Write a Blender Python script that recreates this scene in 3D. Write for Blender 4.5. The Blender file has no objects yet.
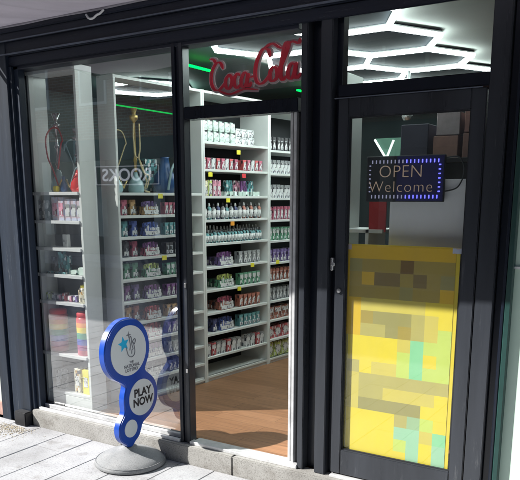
import bpy, bmesh, math, random
from mathutils import Vector, Matrix
random.seed(7)
SC = bpy.context.scene
COL = SC.collection
R = math.radians

# ------------------------------------------------------------------ materials
def _nt(name):
    m = bpy.data.materials.new(name); m.use_nodes = True
    nt = m.node_tree; nt.nodes.clear()
    out = nt.nodes.new('ShaderNodeOutputMaterial')
    return m, nt, out

def _noise(nt, scale, detail=4, rough=.6, vec=None, stretch=None):
    tc = nt.nodes.new('ShaderNodeTexCoord')
    src = tc.outputs['Object']
    if stretch:
        mp = nt.nodes.new('ShaderNodeMapping'); mp.inputs['Scale'].default_value = stretch
        nt.links.new(src, mp.inputs['Vector']); src = mp.outputs['Vector']
    n = nt.nodes.new('ShaderNodeTexNoise')
    n.inputs['Scale'].default_value = scale; n.inputs['Detail'].default_value = detail
    n.inputs['Roughness'].default_value = rough
    nt.links.new(src, n.inputs['Vector'])
    return n.outputs['Fac']

def _ramp(nt, fac, stops, interp='LINEAR'):
    r = nt.nodes.new('ShaderNodeValToRGB'); cr = r.color_ramp; cr.interpolation = interp
    while len(cr.elements) < len(stops): cr.elements.new(.5)
    for e, (p, c) in zip(cr.elements, stops):
        e.position = p; e.color = (*c, 1)
    nt.links.new(fac, r.inputs['Fac'])
    return r.outputs['Color']

def pmat(name, col, rough=.5, metal=0., var=.12, scale=8, bump=0., bscale=60, stretch=None, spec=.5, trans=0., coat=0., wear=0.):
    m, nt, out = _nt(name)
    b = nt.nodes.new('ShaderNodeBsdfPrincipled')
    f = _noise(nt, scale, 5, .65, stretch=stretch)
    lo = [c * (1 - var) for c in col]; hi = [min(1, c * (1 + var)) for c in col]
    c = _ramp(nt, f, [(.3, lo), (.7, hi)])
    if wear:
        wn = _noise(nt, 38, 8, .78, stretch=stretch); wl = _noise(nt, 2.2, 3, .6)
        wa = _ramp(nt, wn, [(.60, (0, 0, 0)), (.66, (1, 1, 1))]); wb = _ramp(nt, wl, [(.45, (0, 0, 0)), (.62, (1, 1, 1))])
        ml = nt.nodes.new('ShaderNodeMath'); ml.operation = 'MULTIPLY'; nt.links.new(wa, ml.inputs[0]); nt.links.new(wb, ml.inputs[1])
        m2 = nt.nodes.new('ShaderNodeMath'); m2.operation = 'MULTIPLY'; m2.inputs[1].default_value = wear; nt.links.new(ml.outputs[0], m2.inputs[0])
        mx = nt.nodes.new('ShaderNodeMix'); mx.data_type = 'RGBA'; nt.links.new(m2.outputs[0], mx.inputs['Factor']); nt.links.new(c, mx.inputs['A'])
        mx.inputs['B'].default_value = (.22, .23, .24, 1); c = mx.outputs['Result']
    nt.links.new(c, b.inputs['Base Color'])
    b.inputs['Roughness'].default_value = rough
    if rough > .08:
        mr = nt.nodes.new('ShaderNodeMapRange'); mr.inputs['To Min'].default_value = rough * .8; mr.inputs['To Max'].default_value = min(1, rough * 1.25)
        nt.links.new(f, mr.inputs['Value']); nt.links.new(mr.outputs['Result'], b.inputs['Roughness'])
    b.inputs['Metallic'].default_value = metal
    b.inputs['Specular IOR Level'].default_value = spec
    b.inputs['Transmission Weight'].default_value = trans
    b.inputs['Coat Weight'].default_value = coat
    if bump:
        g = _noise(nt, bscale, 6, .6, stretch=stretch)
        bp = nt.nodes.new('ShaderNodeBump'); bp.inputs['Strength'].default_value = bump; bp.inputs['Distance'].default_value = .004
        nt.links.new(g, bp.inputs['Height']); nt.links.new(bp.outputs['Normal'], b.inputs['Normal'])
    nt.links.new(b.outputs[0], out.inputs[0])
    return m

def printmat(name, stops, scale=55, rough=.4, stretch=(1, 1, 1), smooth=False):
    """printed packaging: blocks of ink from a noise, sharp edged"""
    m, nt, out = _nt(name)
    b = nt.nodes.new('ShaderNodeBsdfPrincipled')
    tc = nt.nodes.new('ShaderNodeTexCoord'); mp = nt.nodes.new('ShaderNodeMapping'); mp.inputs['Scale'].default_value = stretch
    mp.inputs['Location'].default_value = (.37, .11, .23)
    nt.links.new(tc.outputs['Object'], mp.inputs['Vector'])
    vo = nt.nodes.new('ShaderNodeTexVoronoi'); vo.distance = 'CHEBYCHEV'; vo.inputs['Scale'].default_value = scale; vo.inputs['Randomness'].default_value = .75
    nt.links.new(mp.outputs[0], vo.inputs['Vector'])
    sp = nt.nodes.new('ShaderNodeSeparateColor'); nt.links.new(vo.outputs['Color'], sp.inputs[0])
    c = _ramp(nt, sp.outputs[0], stops, 'CONSTANT')
    nt.links.new(c, b.inputs['Base Color']); b.inputs['Roughness'].default_value = rough
    nt.links.new(b.outputs[0], out.inputs[0])
    return m

def emat(name, col, strength):
    m, nt, out = _nt(name)
    e = nt.nodes.new('ShaderNodeEmission'); e.inputs[0].default_value = (*col, 1); e.inputs[1].default_value = strength
    nt.links.new(e.outputs[0], out.inputs[0]); return m

def glassmat(name, f0=.1, tint=(.86, .92, .9), dust=.035, dustcol=(.5, .55, .6)):
    m, nt, out = _nt(name)
    tr = nt.nodes.new('ShaderNodeBsdfTransparent'); tr.inputs[0].default_value = (*tint, 1)
    gl = nt.nodes.new('ShaderNodeBsdfGlossy'); gl.inputs['Roughness'].default_value = 0.012
    ge = nt.nodes.new('ShaderNodeNewGeometry'); dp = nt.nodes.new('ShaderNodeVectorMath'); dp.operation = 'DOT_PRODUCT'
    nt.links.new(ge.outputs['Incoming'], dp.inputs[0]); nt.links.new(ge.outputs['Normal'], dp.inputs[1])
    def mth(op, a, b=None):
        n = nt.nodes.new('ShaderNodeMath'); n.operation = op
        for i, v in enumerate((a, b)):
            if v is None: continue
            if isinstance(v, (int, float)): n.inputs[i].default_value = v
            else: nt.links.new(v, n.inputs[i])
        return n.outputs[0]
    ab = mth('ABSOLUTE', dp.outputs['Value']); pw = mth('POWER', mth('SUBTRACT', 1., ab), 5.)
    frs = mth('ADD', mth('MULTIPLY', pw, 1 - f0), f0)
    bn = _noise(nt, 1.3, 2, .5)
    bp = nt.nodes.new('ShaderNodeBump'); bp.inputs['Strength'].default_value = .02; bp.inputs['Distance'].default_value = .02
    nt.links.new(bn, bp.inputs['Height']); nt.links.new(bp.outputs['Normal'], gl.inputs['Normal'])
    df = nt.nodes.new('ShaderNodeBsdfDiffuse'); df.inputs[0].default_value = (*dustcol, 1)
    dn = _noise(nt, 5, 6, .7, stretch=(1, 1, .25))
    mr = nt.nodes.new('ShaderNodeMapRange'); mr.inputs['From Min'].default_value = .35; mr.inputs['From Max'].default_value = .75
    mr.inputs['To Min'].default_value = dust * .3; mr.inputs['To Max'].default_value = dust * 2.4
    nt.links.new(dn, mr.inputs['Value'])
    m1 = nt.nodes.new('ShaderNodeMixShader'); m2 = nt.nodes.new('ShaderNodeMixShader')
    nt.links.new(mr.outputs['Result'], m1.inputs[0]); nt.links.new(tr.outputs[0], m1.inputs[1]); nt.links.new(df.outputs[0], m1.inputs[2])
    nt.links.new(frs, m2.inputs[0]); nt.links.new(m1.outputs[0], m2.inputs[1]); nt.links.new(gl.outputs[0], m2.inputs[2])
    nt.links.new(m2.outputs[0], out.inputs[0]); return m

M = {}
M['navy'] = pmat('navy_coated_metal', (.006, .009, .017), .28, 0, .35, 5, .12, 40, stretch=(1, 1, .15), wear=.35)
M['navy_pale'] = pmat('weathered_navy_wood', (.007, .015, .030), .5, 0, .5, 4, .25, 30, stretch=(2, 2, .12), wear=.5)
M['navy_head'] = pmat('weathered_navy_header', (.007, .011, .023), .5, 0, .5, 4, .25, 40, stretch=(.15, 2, 2), wear=.5)
M['frame'] = pmat('black_aluminium', (.010, .011, .014), .4, .0, .25, 6, .1, 60, stretch=(1, 1, .1), coat=.2, wear=.4)
M['framegrey'] = pmat('grey_aluminium', (.030, .034, .042), .28, .0, .3, 6, .15, 60, stretch=(1, 1, .1), wear=.3)
M['trim'] = pmat('scuffed_pale_trim', (.12, .14, .18), .45, .2, .3, 9, .1)
M['silver'] = pmat('silver_threshold', (.62, .63, .64), .35, .35, .22, 12, .1, 80)
M['chrome'] = pmat('brushed_metal', (.6, .6, .6), .25, .9, .1, 20)
M['whitelam'] = pmat('white_melamine', (.70, .73, .71), .42, 0, .05, 3)
M['whiteedge'] = pmat('white_edging', (.66, .68, .68), .4, 0, .04, 5)
M['black'] = pmat('black_board', (.012, .014, .018), .6, 0, .3, 6)
M['wall_dark'] = pmat('dark_painted_wall', (.035, .055, .055), .8, 0, .25, 2, .2, 30)
M['ceil'] = pmat('pale_ceiling', (.38, .39, .37), .85, 0, .05, 1.2, .15, 20)
M['ceil_shaded'] = pmat('shade_toned_ceiling', (.015, .06, .045), .7, 0, .2, 2)  # weaker light on this side and a green tint put into the colour
M['hexboard'] = pmat('dark_blue_board', (.003, .006, .012), .8, 0, .2, 3, spec=.15)
M['tube'] = emat('led_tube', (.86, .98, .95), 15)
M['green_led'] = emat('green_led', (.0, 1.0, .06), 2.6)
M['green_led_dim'] = emat('green_led_far', (.0, .9, .14), .38)
M['glass'] = glassmat('shop_glass', .30, (.95, .97, .97), .035)
M['glass_door'] = glassmat('door_glass', .07, (.86, .9, .9), .025)
M['glass_top'] = glassmat('transom_glass', .03, (.88, .93, .92), .015)
M['yellow_tag'] = pmat('yellow_card', (.8, .72, .05), .6, 0, .08, 30)
M['red_tag'] = pmat('red_card', (.65, .05, .06), .6)
M['orange_tag'] = pmat('orange_card', (.85, .35, .04), .6)

def stonemat(name, c1, c2, c3, s1=2.2, s2=90, bump=.5, stain=0.):
    m, nt, out = _nt(name)
    b = nt.nodes.new('ShaderNodeBsdfPrincipled')
    a = _noise(nt, s1, 6, .65); g = _noise(nt, s2, 4, .75)
    ca = _ramp(nt, a, [(.35, c1), (.65, c2)]); cg = _ramp(nt, g, [(.36, c3), (.5, (1, 1, 1)), (.68, (1, 1, 1))])
    mx = nt.nodes.new('ShaderNodeMix'); mx.data_type = 'RGBA'; mx.blend_type = 'MULTIPLY'; mx.inputs['Factor'].default_value = .8
    nt.links.new(ca, mx.inputs['A']); nt.links.new(cg, mx.inputs['B'])
    res = mx.outputs['Result']
    if stain:
        for sc_, lo, hi, cc in ((1.3, .46, .60, (.72, .71, .70)), (7, .56, .66, (.74, .72, .70)), (28, .70, .73, (.45, .44, .43))):
            sn = _noise(nt, sc_, 7, .6); sc2 = _ramp(nt, sn, [(lo, (1, 1, 1)), (hi, cc)])
            m3 = nt.nodes.new('ShaderNodeMix'); m3.data_type = 'RGBA'; m3.blend_type = 'MULTIPLY'; m3.inputs['Factor'].default_value = stain
            nt.links.new(res, m3.inputs['A']); nt.links.new(sc2, m3.inputs['B']); res = m3.outputs['Result']
    nt.links.new(res, b.inputs['Base Color']); b.inputs['Roughness'].default_value = .85
    bp = nt.nodes.new('ShaderNodeBump'); bp.inputs['Strength'].default_value = bump; bp.inputs['Distance'].default_value = .003
    nt.links.new(g, bp.inputs['Height']); nt.links.new(bp.outputs['Normal'], b.inputs['Normal'])
    nt.links.new(b.outputs[0], out.inputs[0]); return m
M['slab'] = stonemat('paving_stone', (.33, .335, .35), (.41, .415, .43), (.62, .61, .61), stain=.8)
M['slab_joint'] = stonemat('joint_mortar', (.30, .29, .28), (.40, .39, .38), (.6, .6, .6))
M['stepstone'] = stonemat('doorstep_granite', (.28, .275, .26), (.35, .345, .33), (.4, .39, .37), 3, 160, .5, .9)
M['asphalt'] = stonemat('asphalt', (.045, .045, .048), (.06, .06, .062), (.5, .5, .5), 3, 120)
M['rubber'] = stonemat('grey_rubber', (.20, .21, .22), (.27, .275, .28), (.5, .5, .5), 8, 220, .35)
M['sand'] = stonemat('sandy_debris', (.42, .37, .28), (.58, .52, .42), (.5, .45, .4), 20, 200)

def woodfloor(name):
    m, nt, out = _nt(name)
    b = nt.nodes.new('ShaderNodeBsdfPrincipled')
    tc = nt.nodes.new('ShaderNodeTexCoord')
    br = nt.nodes.new('ShaderNodeTexBrick'); br.inputs['Scale'].default_value = 1
    br.inputs['Brick Width'].default_value = 1.1; br.inputs['Row Height'].default_value = .12
    br.inputs['Mortar Size'].default_value = .0015; br.offset = .37
    br.inputs['Color1'].default_value = (.28, .145, .075, 1); br.inputs['Color2'].default_value = (.37, .20, .11, 1)
    br.inputs['Mortar'].default_value = (.10, .06, .03, 1)
    nt.links.new(tc.outputs['Object'], br.inputs['Vector'])
    g = _noise(nt, 7, 7, .7, stretch=(.5, 9, 1))
    cg = _ramp(nt, g, [(.3, (.62, .58, .55)), (.7, (1.15, 1.12, 1.1))])
    mx = nt.nodes.new('ShaderNodeMix'); mx.data_type = 'RGBA'; mx.blend_type = 'MULTIPLY'; mx.inputs['Factor'].default_value = 1
    nt.links.new(br.outputs['Color'], mx.inputs['A']); nt.links.new(cg, mx.inputs['B'])
    nt.links.new(mx.outputs['Result'], b.inputs['Base Color']); b.inputs['Roughness'].default_value = .42
    nt.links.new(b.outputs[0], out.inputs[0]); return m
M['woodfloor'] = woodfloor('laminate_boards')

def brickmat(name, c1, c2, mo):
    m, nt, out = _nt(name)
    b = nt.nodes.new('ShaderNodeBsdfPrincipled')
    tc = nt.nodes.new('ShaderNodeTexCoord'); mp = nt.nodes.new('ShaderNodeMapping'); mp.inputs['Rotation'].default_value = (R(90), 0, 0)
    nt.links.new(tc.outputs['Object'], mp.inputs['Vector'])
    br = nt.nodes.new('ShaderNodeTexBrick'); br.inputs['Scale'].default_value = 1
    br.inputs['Brick Width'].default_value = .22; br.inputs['Row Height'].default_value = .075; br.inputs['Mortar Size'].default_value = .008
    br.inputs['Color1'].default_value = (*c1, 1); br.inputs['Color2'].default_value = (*c2, 1); br.inputs['Mortar'].default_value = (*mo, 1)
    nt.links.new(mp.outputs[0], br.inputs['Vector']); nt.links.new(br.outputs['Color'], b.inputs['Base Color'])
    b.inputs['Roughness'].default_value = .85; nt.links.new(b.outputs[0], out.inputs[0]); return m
M['brick'] = brickmat('red_brick', (.22, .10, .07), (.30, .15, .10), (.35, .33, .30))
M['render'] = pmat('pale_render', (.55, .6, .55), .8, 0, .08, 2, .2)
M['mint'] = pmat('mint_window_film', (.52, .68, .58), .45, 0, .05, 1.5)
M['pink_reflection'] = pmat('painted_pink_reflection', (.68, .55, .60), .45, 0, .1, 6)  # pinkish reflection in the upper pane put into its colour

def fabricmat(name, col):
    m, nt, out = _nt(name)
    d = nt.nodes.new('ShaderNodeBsdfDiffuse'); t = nt.nodes.new('ShaderNodeBsdfTranslucent'); mx = nt.nodes.new('ShaderNodeMixShader')
    f = _noise(nt, 3, 6, .7, stretch=(3, .6, 1)); c = _ramp(nt, f, [(.3, [k * .86 for k in col]), (.7, col)])
    nt.links.new(c, d.inputs[0]); nt.links.new(c, t.inputs[0]); mx.inputs[0].default_value = .45
    w = _noise(nt, 350, 2, .5); bp = nt.nodes.new('ShaderNodeBump'); bp.inputs['Strength'].default_value = .3; bp.inputs['Distance'].default_value = .002
    nt.links.new(w, bp.inputs['Height']); nt.links.new(bp.outputs['Normal'], d.inputs['Normal'])
    nt.links.new(d.outputs[0], mx.inputs[1]); nt.links.new(t.outputs[0], mx.inputs[2]); nt.links.new(mx.outputs[0], out.inputs[0]); return m
M['fabric'] = fabricmat('awning_fabric', (.47, .455, .50))

# ------------------------------------------------------------------ mesh helpers
class MB:
    def __init__(s): s.bm = bmesh.new()
    def box(s, x0, x1, y0, y1, z0, z1, b=0.):
        t = bmesh.new()
        vs = [t.verts.new((x, y, z)) for x in (x0, x1) for y in (y0, y1) for z in (z0, z1)]
        for f in ((0, 1, 3, 2), (4, 6, 7, 5), (0, 4, 5, 1), (2, 3, 7, 6), (0, 2, 6, 4), (1, 5, 7, 3)):
            t.faces.new([vs[i] for i in f])
        if b: bmesh.ops.bevel(t, geom=t.edges[:], offset=b, segments=1 if b < .004 else 2, affect='EDGES')
        s._add(t); return s
    def _add(s, t, mat=None):
        if mat is not None: t.transform(mat)
        bmesh.ops.recalc_face_normals(t, faces=t.faces[:])
        me = bpy.data.meshes.new('tmp'); t.to_mesh(me); t.free(); s.bm.from_mesh(me); bpy.data.meshes.remove(me)
    def lathe(s, prof, c=(0, 0, 0), n=20, mat=None):
        t = bmesh.new(); rings = []
        for r, z in prof:
            rings.append([t.verts.new((c[0] + r * math.cos(2 * math.pi * i / n), c[1] + r * math.sin(2 * math.pi * i / n), c[2] + z)) for i in range(n)])
        for a, b in zip(rings, rings[1:]):
            for i in range(n): t.faces.new((a[i], a[(i + 1) % n], b[(i + 1) % n], b[i]))
        if prof[0][0] > 1e-4: t.faces.new(rings[0])
        if prof[-1][0] > 1e-4: t.faces.new(rings[-1])
        bmesh.ops.remove_doubles(t, verts=t.verts[:], dist=1e-5)
        s._add(t, mat); return s
    def tube(s, pts, r, n=8, closed=False):
        pts = [Vector(p) for p in pts]; t = bmesh.new(); rings = []
        N = len(pts)
        for i, p in enumerate(pts):
            a = pts[(i - 1) % N] if (closed or i > 0) else p; b = pts[(i + 1) % N] if (closed or i < N - 1) else p
            d = (b - a).normalized(); u = d.orthogonal().normalized() if i == 0 else (pu - d * pu.dot(d)).normalized()
            pu = u; v = d.cross(u); rr = r[i] if isinstance(r, (list, tuple)) else r
            rings.append([t.verts.new(p + (u * math.cos(2 * math.pi * k / n) + v * math.sin(2 * math.pi * k / n)) * rr) for k in range(n)])
        pairs = list(zip(rings, rings[1:])) + ([(rings[-1], rings[0])] if closed else [])
        for a, b in pairs:
            for k in range(n): t.faces.new((a[k], a[(k + 1) % n], b[(k + 1) % n], b[k]))
        if not closed: t.faces.new(rings[0]); t.faces.new(rings[-1])
        s._add(t); return s
    def prism(s, poly, fn, d0, d1):
        """poly: 2D outline; fn(a,b,d)->xyz"""
        t = bmesh.new(); A = [t.verts.new(fn(a, b, d0)) for a, b in poly]; B = [t.verts.new(fn(a, b, d1)) for a, b in poly]
        n = len(poly)
        t.faces.new(A); t.faces.new(B)
        for i in range(n): t.faces.new((A[i], A[(i + 1) % n], B[(i + 1) % n], B[i]))
        s._add(t); return s
    def quad(s, *v):
        s.bm.faces.new([s.bm.verts.new(p) for p in v]); return s
    def build(s, name, mat, parent=None, smooth=False):
        me = bpy.data.meshes.new(name); s.bm.to_mesh(me); s.bm.free()
        if isinstance(mat, str): mat = M[mat]
        me.materials.append(mat)
        if smooth:
            for p in me.polygons: p.use_smooth = True
        o = bpy.data.objects.new(name, me); COL.objects.link(o)
        if parent: o.parent = parent
        return o

def smooth_by_angle(o, ang=35):
    me = o.data
    bm = bmesh.new(); bm.from_mesh(me)
    for f in bm.faces: f.smooth = True
    for e in bm.edges:
        if len(e.link_faces) == 2 and e.calc_face_angle(0) > R(ang): e.smooth = False
    bm.to_mesh(me); bm.free(); return o

def tag(o, label=None, cat=None, group=None, kind=None):
    if label: o['label'] = label
    if cat: o['category'] = cat
    if group: o['group'] = group
    if kind: o['kind'] = kind
    return o
def empty(name, loc=(0, 0, 0), rz=0, label=None, cat=None, group=None):
    o = bpy.data.objects.new(name, None); COL.objects.link(o); o.location = loc; o.rotation_euler = (0, 0, rz)
    o.empty_display_size = .05
    return tag(o, label, cat, group)
def copy_tree(o, parent=None):
    c = o.copy(); COL.objects.link(c); c.parent = parent
    for ch in list(o.children): copy_tree(ch, c)
    return c
def B(name, mat, parent, *boxes, b=0.):
    m = MB()
    for bx in boxes: m.box(*bx, b=b)
    return m.build(name, mat, parent)
def text_mesh(name, body, size, mat, parent, loc, rot, ext=.001, align='CENTER', sx=1., off=0., space=1.):
    cu = bpy.data.curves.new(name, 'FONT'); cu.body = body; cu.size = size; cu.extrude = ext; cu.align_x = align; cu.align_y = 'CENTER'
    cu.offset = off; cu.resolution_u = 4; cu.space_character = space
    t = bpy.data.objects.new(name, cu); COL.objects.link(t); bpy.context.view_layer.update()
    me = bpy.data.meshes.new_from_object(t.evaluated_get(bpy.context.evaluated_depsgraph_get()))
    bpy.data.objects.remove(t)
    me.name = name; me.materials.clear(); me.materials.append(M[mat] if isinstance(mat, str) else mat)
    o = bpy.data.objects.new(name, me); COL.objects.link(o); o.parent = parent
    o.location = loc; o.rotation_euler = rot; o.scale = (sx, 1, 1)
    return o
def spline(pts, n=8, closed=False):
    P = [Vector(p) for p in pts]; out = []; N = len(P)
    for i in range(N if closed else N - 1):
        p0 = P[(i - 1) % N] if (closed or i) else P[0]; p1 = P[i]; p2 = P[(i + 1) % N]; p3 = P[(i + 2) % N] if (closed or i + 2 < N) else P[-1]
        for k in range(n):
            t = k / n
            out.append(.5 * ((2 * p1) + (p2 - p0) * t + (2 * p0 - 5 * p1 + 4 * p2 - p3) * t * t + (3 * p1 - p0 - 3 * p2 + p3) * t ** 3))
    if not closed: out.append(P[-1])
    return out

# ------------------------------------------------------------------ setting
def struct(o): o['kind'] = 'structure'; return o
g = MB().box(-60, 50, -60, 40, -.9, -.13).build('ground', 'asphalt'); struct(g)
rd = MB().box(-60, 50, -9.2, -4.72, -.125, -.12).build('road', 'asphalt'); struct(rd)
B('road_marking', pmat('yellow_road_paint', (.6, .45, .08), .7), rd, (-60, 50, -5.05, -4.97, -.1195, -.116), (-60, 50, -5.22, -5.14, -.1195, -.116))
kb = MB()
x = -30.
while x < 20:
    kb.box(x, x + .9, -4.72, -4.58, -.12, .0, b=.008); x += .906
struct(kb.build('kerb', 'stepstone'))
# near pavement: bed + long narrow stones with joints running up to the shop
struct(B('pavement_bed', 'slab_joint', None, (-30, 20, -4.575, -.04, -.12, -.005)))
pv = MB(); xj = -3.20 - .245 * 60; k = 0
while xj < 6:
    off = (k * .37) % .9; y = -4.57 - off
    near = -6 < xj < 1
    while y < -.05:
        L = .9
        a, b_ = max(y, -4.57), min(y + L - .004, -.045)
        if b_ - a > .03:
            dz = random.uniform(-.0012, .0012)
            pv.box(xj + .0025, xj + .245 - .0025, a, b_, -.006, dz, b=.002 if near else 0)
        y += L
    xj += .245; k += 1
struct(pv.build('pavement', 'slab'))
struct(B('far_pavement', 'slab', None, (-60, 50, -11, -9.2, -.12, -.0)))
fl = struct(B('shop_floor', 'woodfloor', None, (-5.4, .55, .09, 5.2, .02, .12)))
c1 = struct(B('ceiling', 'ceil', None, (-2.95, .55, .12, 5.2, 2.56, 2.6)))
struct(B('shaded_ceiling', 'ceil_shaded', None, (-5.4, -2.952, .12, 5.2, 2.555, 2.6)))

# ------------------------------------------------------------------ shopfront building
shop = empty('shop_building', (-2.3, 0, 0), 0, 'navy framed shop unit with lit hexagon ceiling lights, open doorway and glazed door', 'shop')
def SB(name, mat, *boxes, b=.0, label=None):
    m = MB()
    for bx in boxes: m.box(bx[0] + 2.3, bx[1] + 2.3, *bx[2:], b=b)
    o = m.build(name, mat, shop)
    if label: o['label'] = label
    return o
# doorstep
SB('doorstep', 'stepstone', (-3.78, -2.95, -.042, .05, -.1, .112), (-2.946, -2.1, -.042, .05, -.1, .112), (-2.096, -1.2, -.042, .05, -.1, .112), (-1.196, -.3, -.042, .05, -.1, .112), (-.296, .6, -.042, .05, -.1, .112), b=.006)
# metal sill under the window, two ridges
sl = SB('window_sill', 'silver', (-3.735, -2.50, -.016, .004, .112, .132), (-3.735, -2.50, .036, .056, .112, .146), b=.002)
SB('sill_groove', 'frame', (-3.735, -2.50, .004, .036, .112, .120), (-3.735, -2.50, .056, .098, .112, .135))
SB('threshold', 'silver', (-2.425, -1.70, -.012, .03, .112, .132), (-2.425, -1.70, .03, .09, .112, .124), b=.002)
SB('threshold', 'silver', (-1.50, -.81, -.012, .02, .112, .128), b=.002)
# pillars at left
SB('pillar', 'navy_pale', (-4.09, -4.0, -.05, .2, 0, 2.6), (-4.0, -3.985, -.02, .2, 0, 2.6), (-3.985, -3.80, -.035, .2, 0, 2.6), b=.003)
SB('shutter_guide', 'navy_pale', (-3.80, -3.775, -.02, .09, .0, 2.36), (-3.775, -3.735, .0, .05, .11, 2.36), b=.003)
SB('guide_foot', 'frame', (-3.90, -3.785, -.10, -.036, 0, .10), b=.006)
SB('bottom_rail', 'frame', (-3.735, -3.56, .056, .075, .135, .16), b=.003)
# mullion between window and doorway
SB('mullion', 'navy', (-2.50, -2.478, -.005, .06, .112, 2.36), (-2.478, -2.452, .008, .06, .112, 2.36), b=.003)
SB('door_jamb', 'framegrey', (-2.452, -2.425, -.002, .06, .112, 2.36), b=.004)
SB('hinge', 'chrome', (-2.443, -2.430, -.010, -.002, .55, .575), b=.001)
SB('hinge', 'chrome', (-2.443, -2.430, -.010, -.002, 1.05, 1.075), b=.001)
# transom over doorway
SB('transom_bar', 'navy', (-2.425, -1.72, .0, .08, 1.965, 2.03), b=.004)
SB('window_head', 'navy_head', (-3.775, -1.72, .0, .10, 2.34, 2.40), (-1.53, -.80, .0, .10, 2.385, 2.42), b=.003)
# inner white edges of the opened leaf, then jamb, fins, recesses
SB('door_edge', 'silver', (-1.777, -1.763, .03, .12, .125, 1.965), (-1.752, -1.736, .02, .12, .125, 1.965), b=.002)
SB('door_jamb', 'frame', (-1.763, -1.752, .05, .12, .125, 1.965), (-1.736, -1.704, .045, .12, .125, 1.965), b=.002)
SB('door_post', 'framegrey', (-1.704, -1.668, -.0, .10, .112, 2.40), (-1.597, -1.535, -.004, .10, .112, 2.44), b=.004)
SB('post_recess', 'navy', (-1.668, -1.597, .06, .10, .112, 2.42), (-1.535, -1.503, .045, .10, .112, 2.42), b=.002)
SB('transom_bar', 'navy', (-1.503, -.80, .0, .10, 2.012, 2.068), b=.004)
SB('transom_bead', 'trim', (-1.52, -.83, -.004, .0, 2.006, 2.010))
# right hand outer frame
SB('end_post', 'framegrey', (-.805, -.725, -.004, .12, .112, 2.5), b=.004)
SB('end_post', 'navy', (-.723, -.690, .02, .2, .05, 2.55), (-.690, -.676, -.004, .2, 0, 2.55), b=.003)
# header and mouldings
SB('header', 'navy_head', (-4.11, .5, -.03, .12, 2.42, 2.50), (-4.11, .5, -.055, .12, 2.50, 2.545), (-4.11, .5, -.075, .12, 2.545, 2.70), (-3.985, -.645, -.012, -.001, 2.36, 2.418), b=.004)
SB('header_trim', 'trim', (-4.11, .5, -.038, -.03, 2.424, 2.432), (-4.11, .5, -.06, -.055, 2.497, 2.503))
SB('fascia', 'navy_head', (-4.3, .6, -.06, .2, 2.70, 3.35), b=.004)
SB('upper_wall', 'brick', (-5.6, 2.6, .1, .35, 3.35, 7.5))
# glass
def pane(name, x0, x1, z0, z1, y, mat, parent=shop):
    m = MB(); m.quad((x0 + 2.3, y, z0), (x1 + 2.3, y, z0), (x1 + 2.3, y, z1), (x0 + 2.3, y, z1))
    return m.build(name, mat, parent)
pane('window_glass', -3.735, -2.50, .134, 2.36, .060, 'glass')
pane('transom_glass', -2.425, -1.704, 2.03, 2.345, .05, 'glass_top')
pane('transom_glass', -1.535, -.805, 2.065, 2.39, .05, 'glass_top')
# closed door
cd = SB('glazed_door', 'framegrey', (-1.503, -1.448, .005, .05, .134, 2.008), (-.877, -.812, .005, .05, .134, 2.008), (-1.448, -.877, .005, .05, .134, .268), (-1.448, -.877, .005, .05, 1.922, 2.008), b=.004)
m = MB(); m.quad((-1.448 + 2.3, .03, .268), (-.877 + 2.3, .03, .268), (-.877 + 2.3, .03, 1.922), (-1.448 + 2.3, .03, 1.922)); m.build('door_glass', 'glass_door', cd)
m = MB()
for g_ in ((-1.448, -1.442, .268, 1.922), (-.883, -.877, .268, 1.922), (-1.442, -.883, .268, .274), (-1.442, -.883, 1.916, 1.922)): m.box(g_[0] + 2.3, g_[1] + 2.3, .018, .028, g_[2], g_[3])
m.build('gasket', 'black', cd)
m = MB(); m.lathe([(0, 0), (.011, 0), (.011, .006), (0, .007)], (0, 0, 0), 16, Matrix.Translation((-1.476 + 2.3, .004, 1.10)) @ Matrix.Rotation(R(90), 4, 'X')); m.build('lock', 'chrome', cd)
m = MB(); m.box(-1.517 + 2.3, -1.503 + 2.3, -.018, .004, 1.20, 1.262, b=.003); m.box(-1.512 + 2.3, -1.490 + 2.3, -.028, -.018, 1.222, 1.24, b=.003); m.build('handle', 'chrome', cd)
# walls of the room
SB('side_wall', 'wall_dark', (-5.45, -5.40, .0, 5.25, 0, 2.7)); SB('side_wall', 'wall_dark', (.55, .6, .2, 5.25, 0, 2.7))
SB('back_wall', 'wall_dark', (-5.4, .55, 5.2, 5.25, 0, 2.7))
SB('front_wall', 'wall_dark', (-.643, .6, .1, .2, 0, 2.7)); SB('front_wall', 'wall_dark', (-5.45, -3.985, .12, .2, 0, 2.7))
# neighbours left and right
nb = empty('neighbouring_shop', (-5.2, 0, 0), 0, 'pale rendered neighbour shop at the far left edge', 'building')
B('wall', 'render', nb, (-1.5, 1.085, .02, .3, 0, 2.6)); B('plinth', pmat('pinkish_plinth', (.42, .26, .22), .8, 0, .3, 14, .4), nb, (-1.5, 1.085, -.01, .02, 0, .10), b=.004)
B('fascia', 'navy_head', nb, (-1.5, .88, -.05, .3, 2.6, 3.35))
nr = empty('neighbouring_shop', (.6, 0, 0), 0, 'pale mint neighbour shop window at the far right edge', 'building')
B('frame', pmat('dark_green_frame', (.012, .045, .04), .4), nr, (-1.274, -1.250, -.006, .1, 0, 2.4), b=.003)
B('window', 'mint', nr, (-1.250, .8, .03, .05, 0, 1.66)); B('window', 'pink_reflection', nr, (-1.250, .8, .03, .05, 1.66, 2.4))
B('glazing_bar', 'whiteedge', nr, (-1.250, .8, .018, .03, 1.56, 1.575), (-1.250, .8, .018, .03, 1.25, 1.26))
B('wall', 'render', nr, (-.0, 2.0, .05, .3, 2.4, 3.35))

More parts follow.
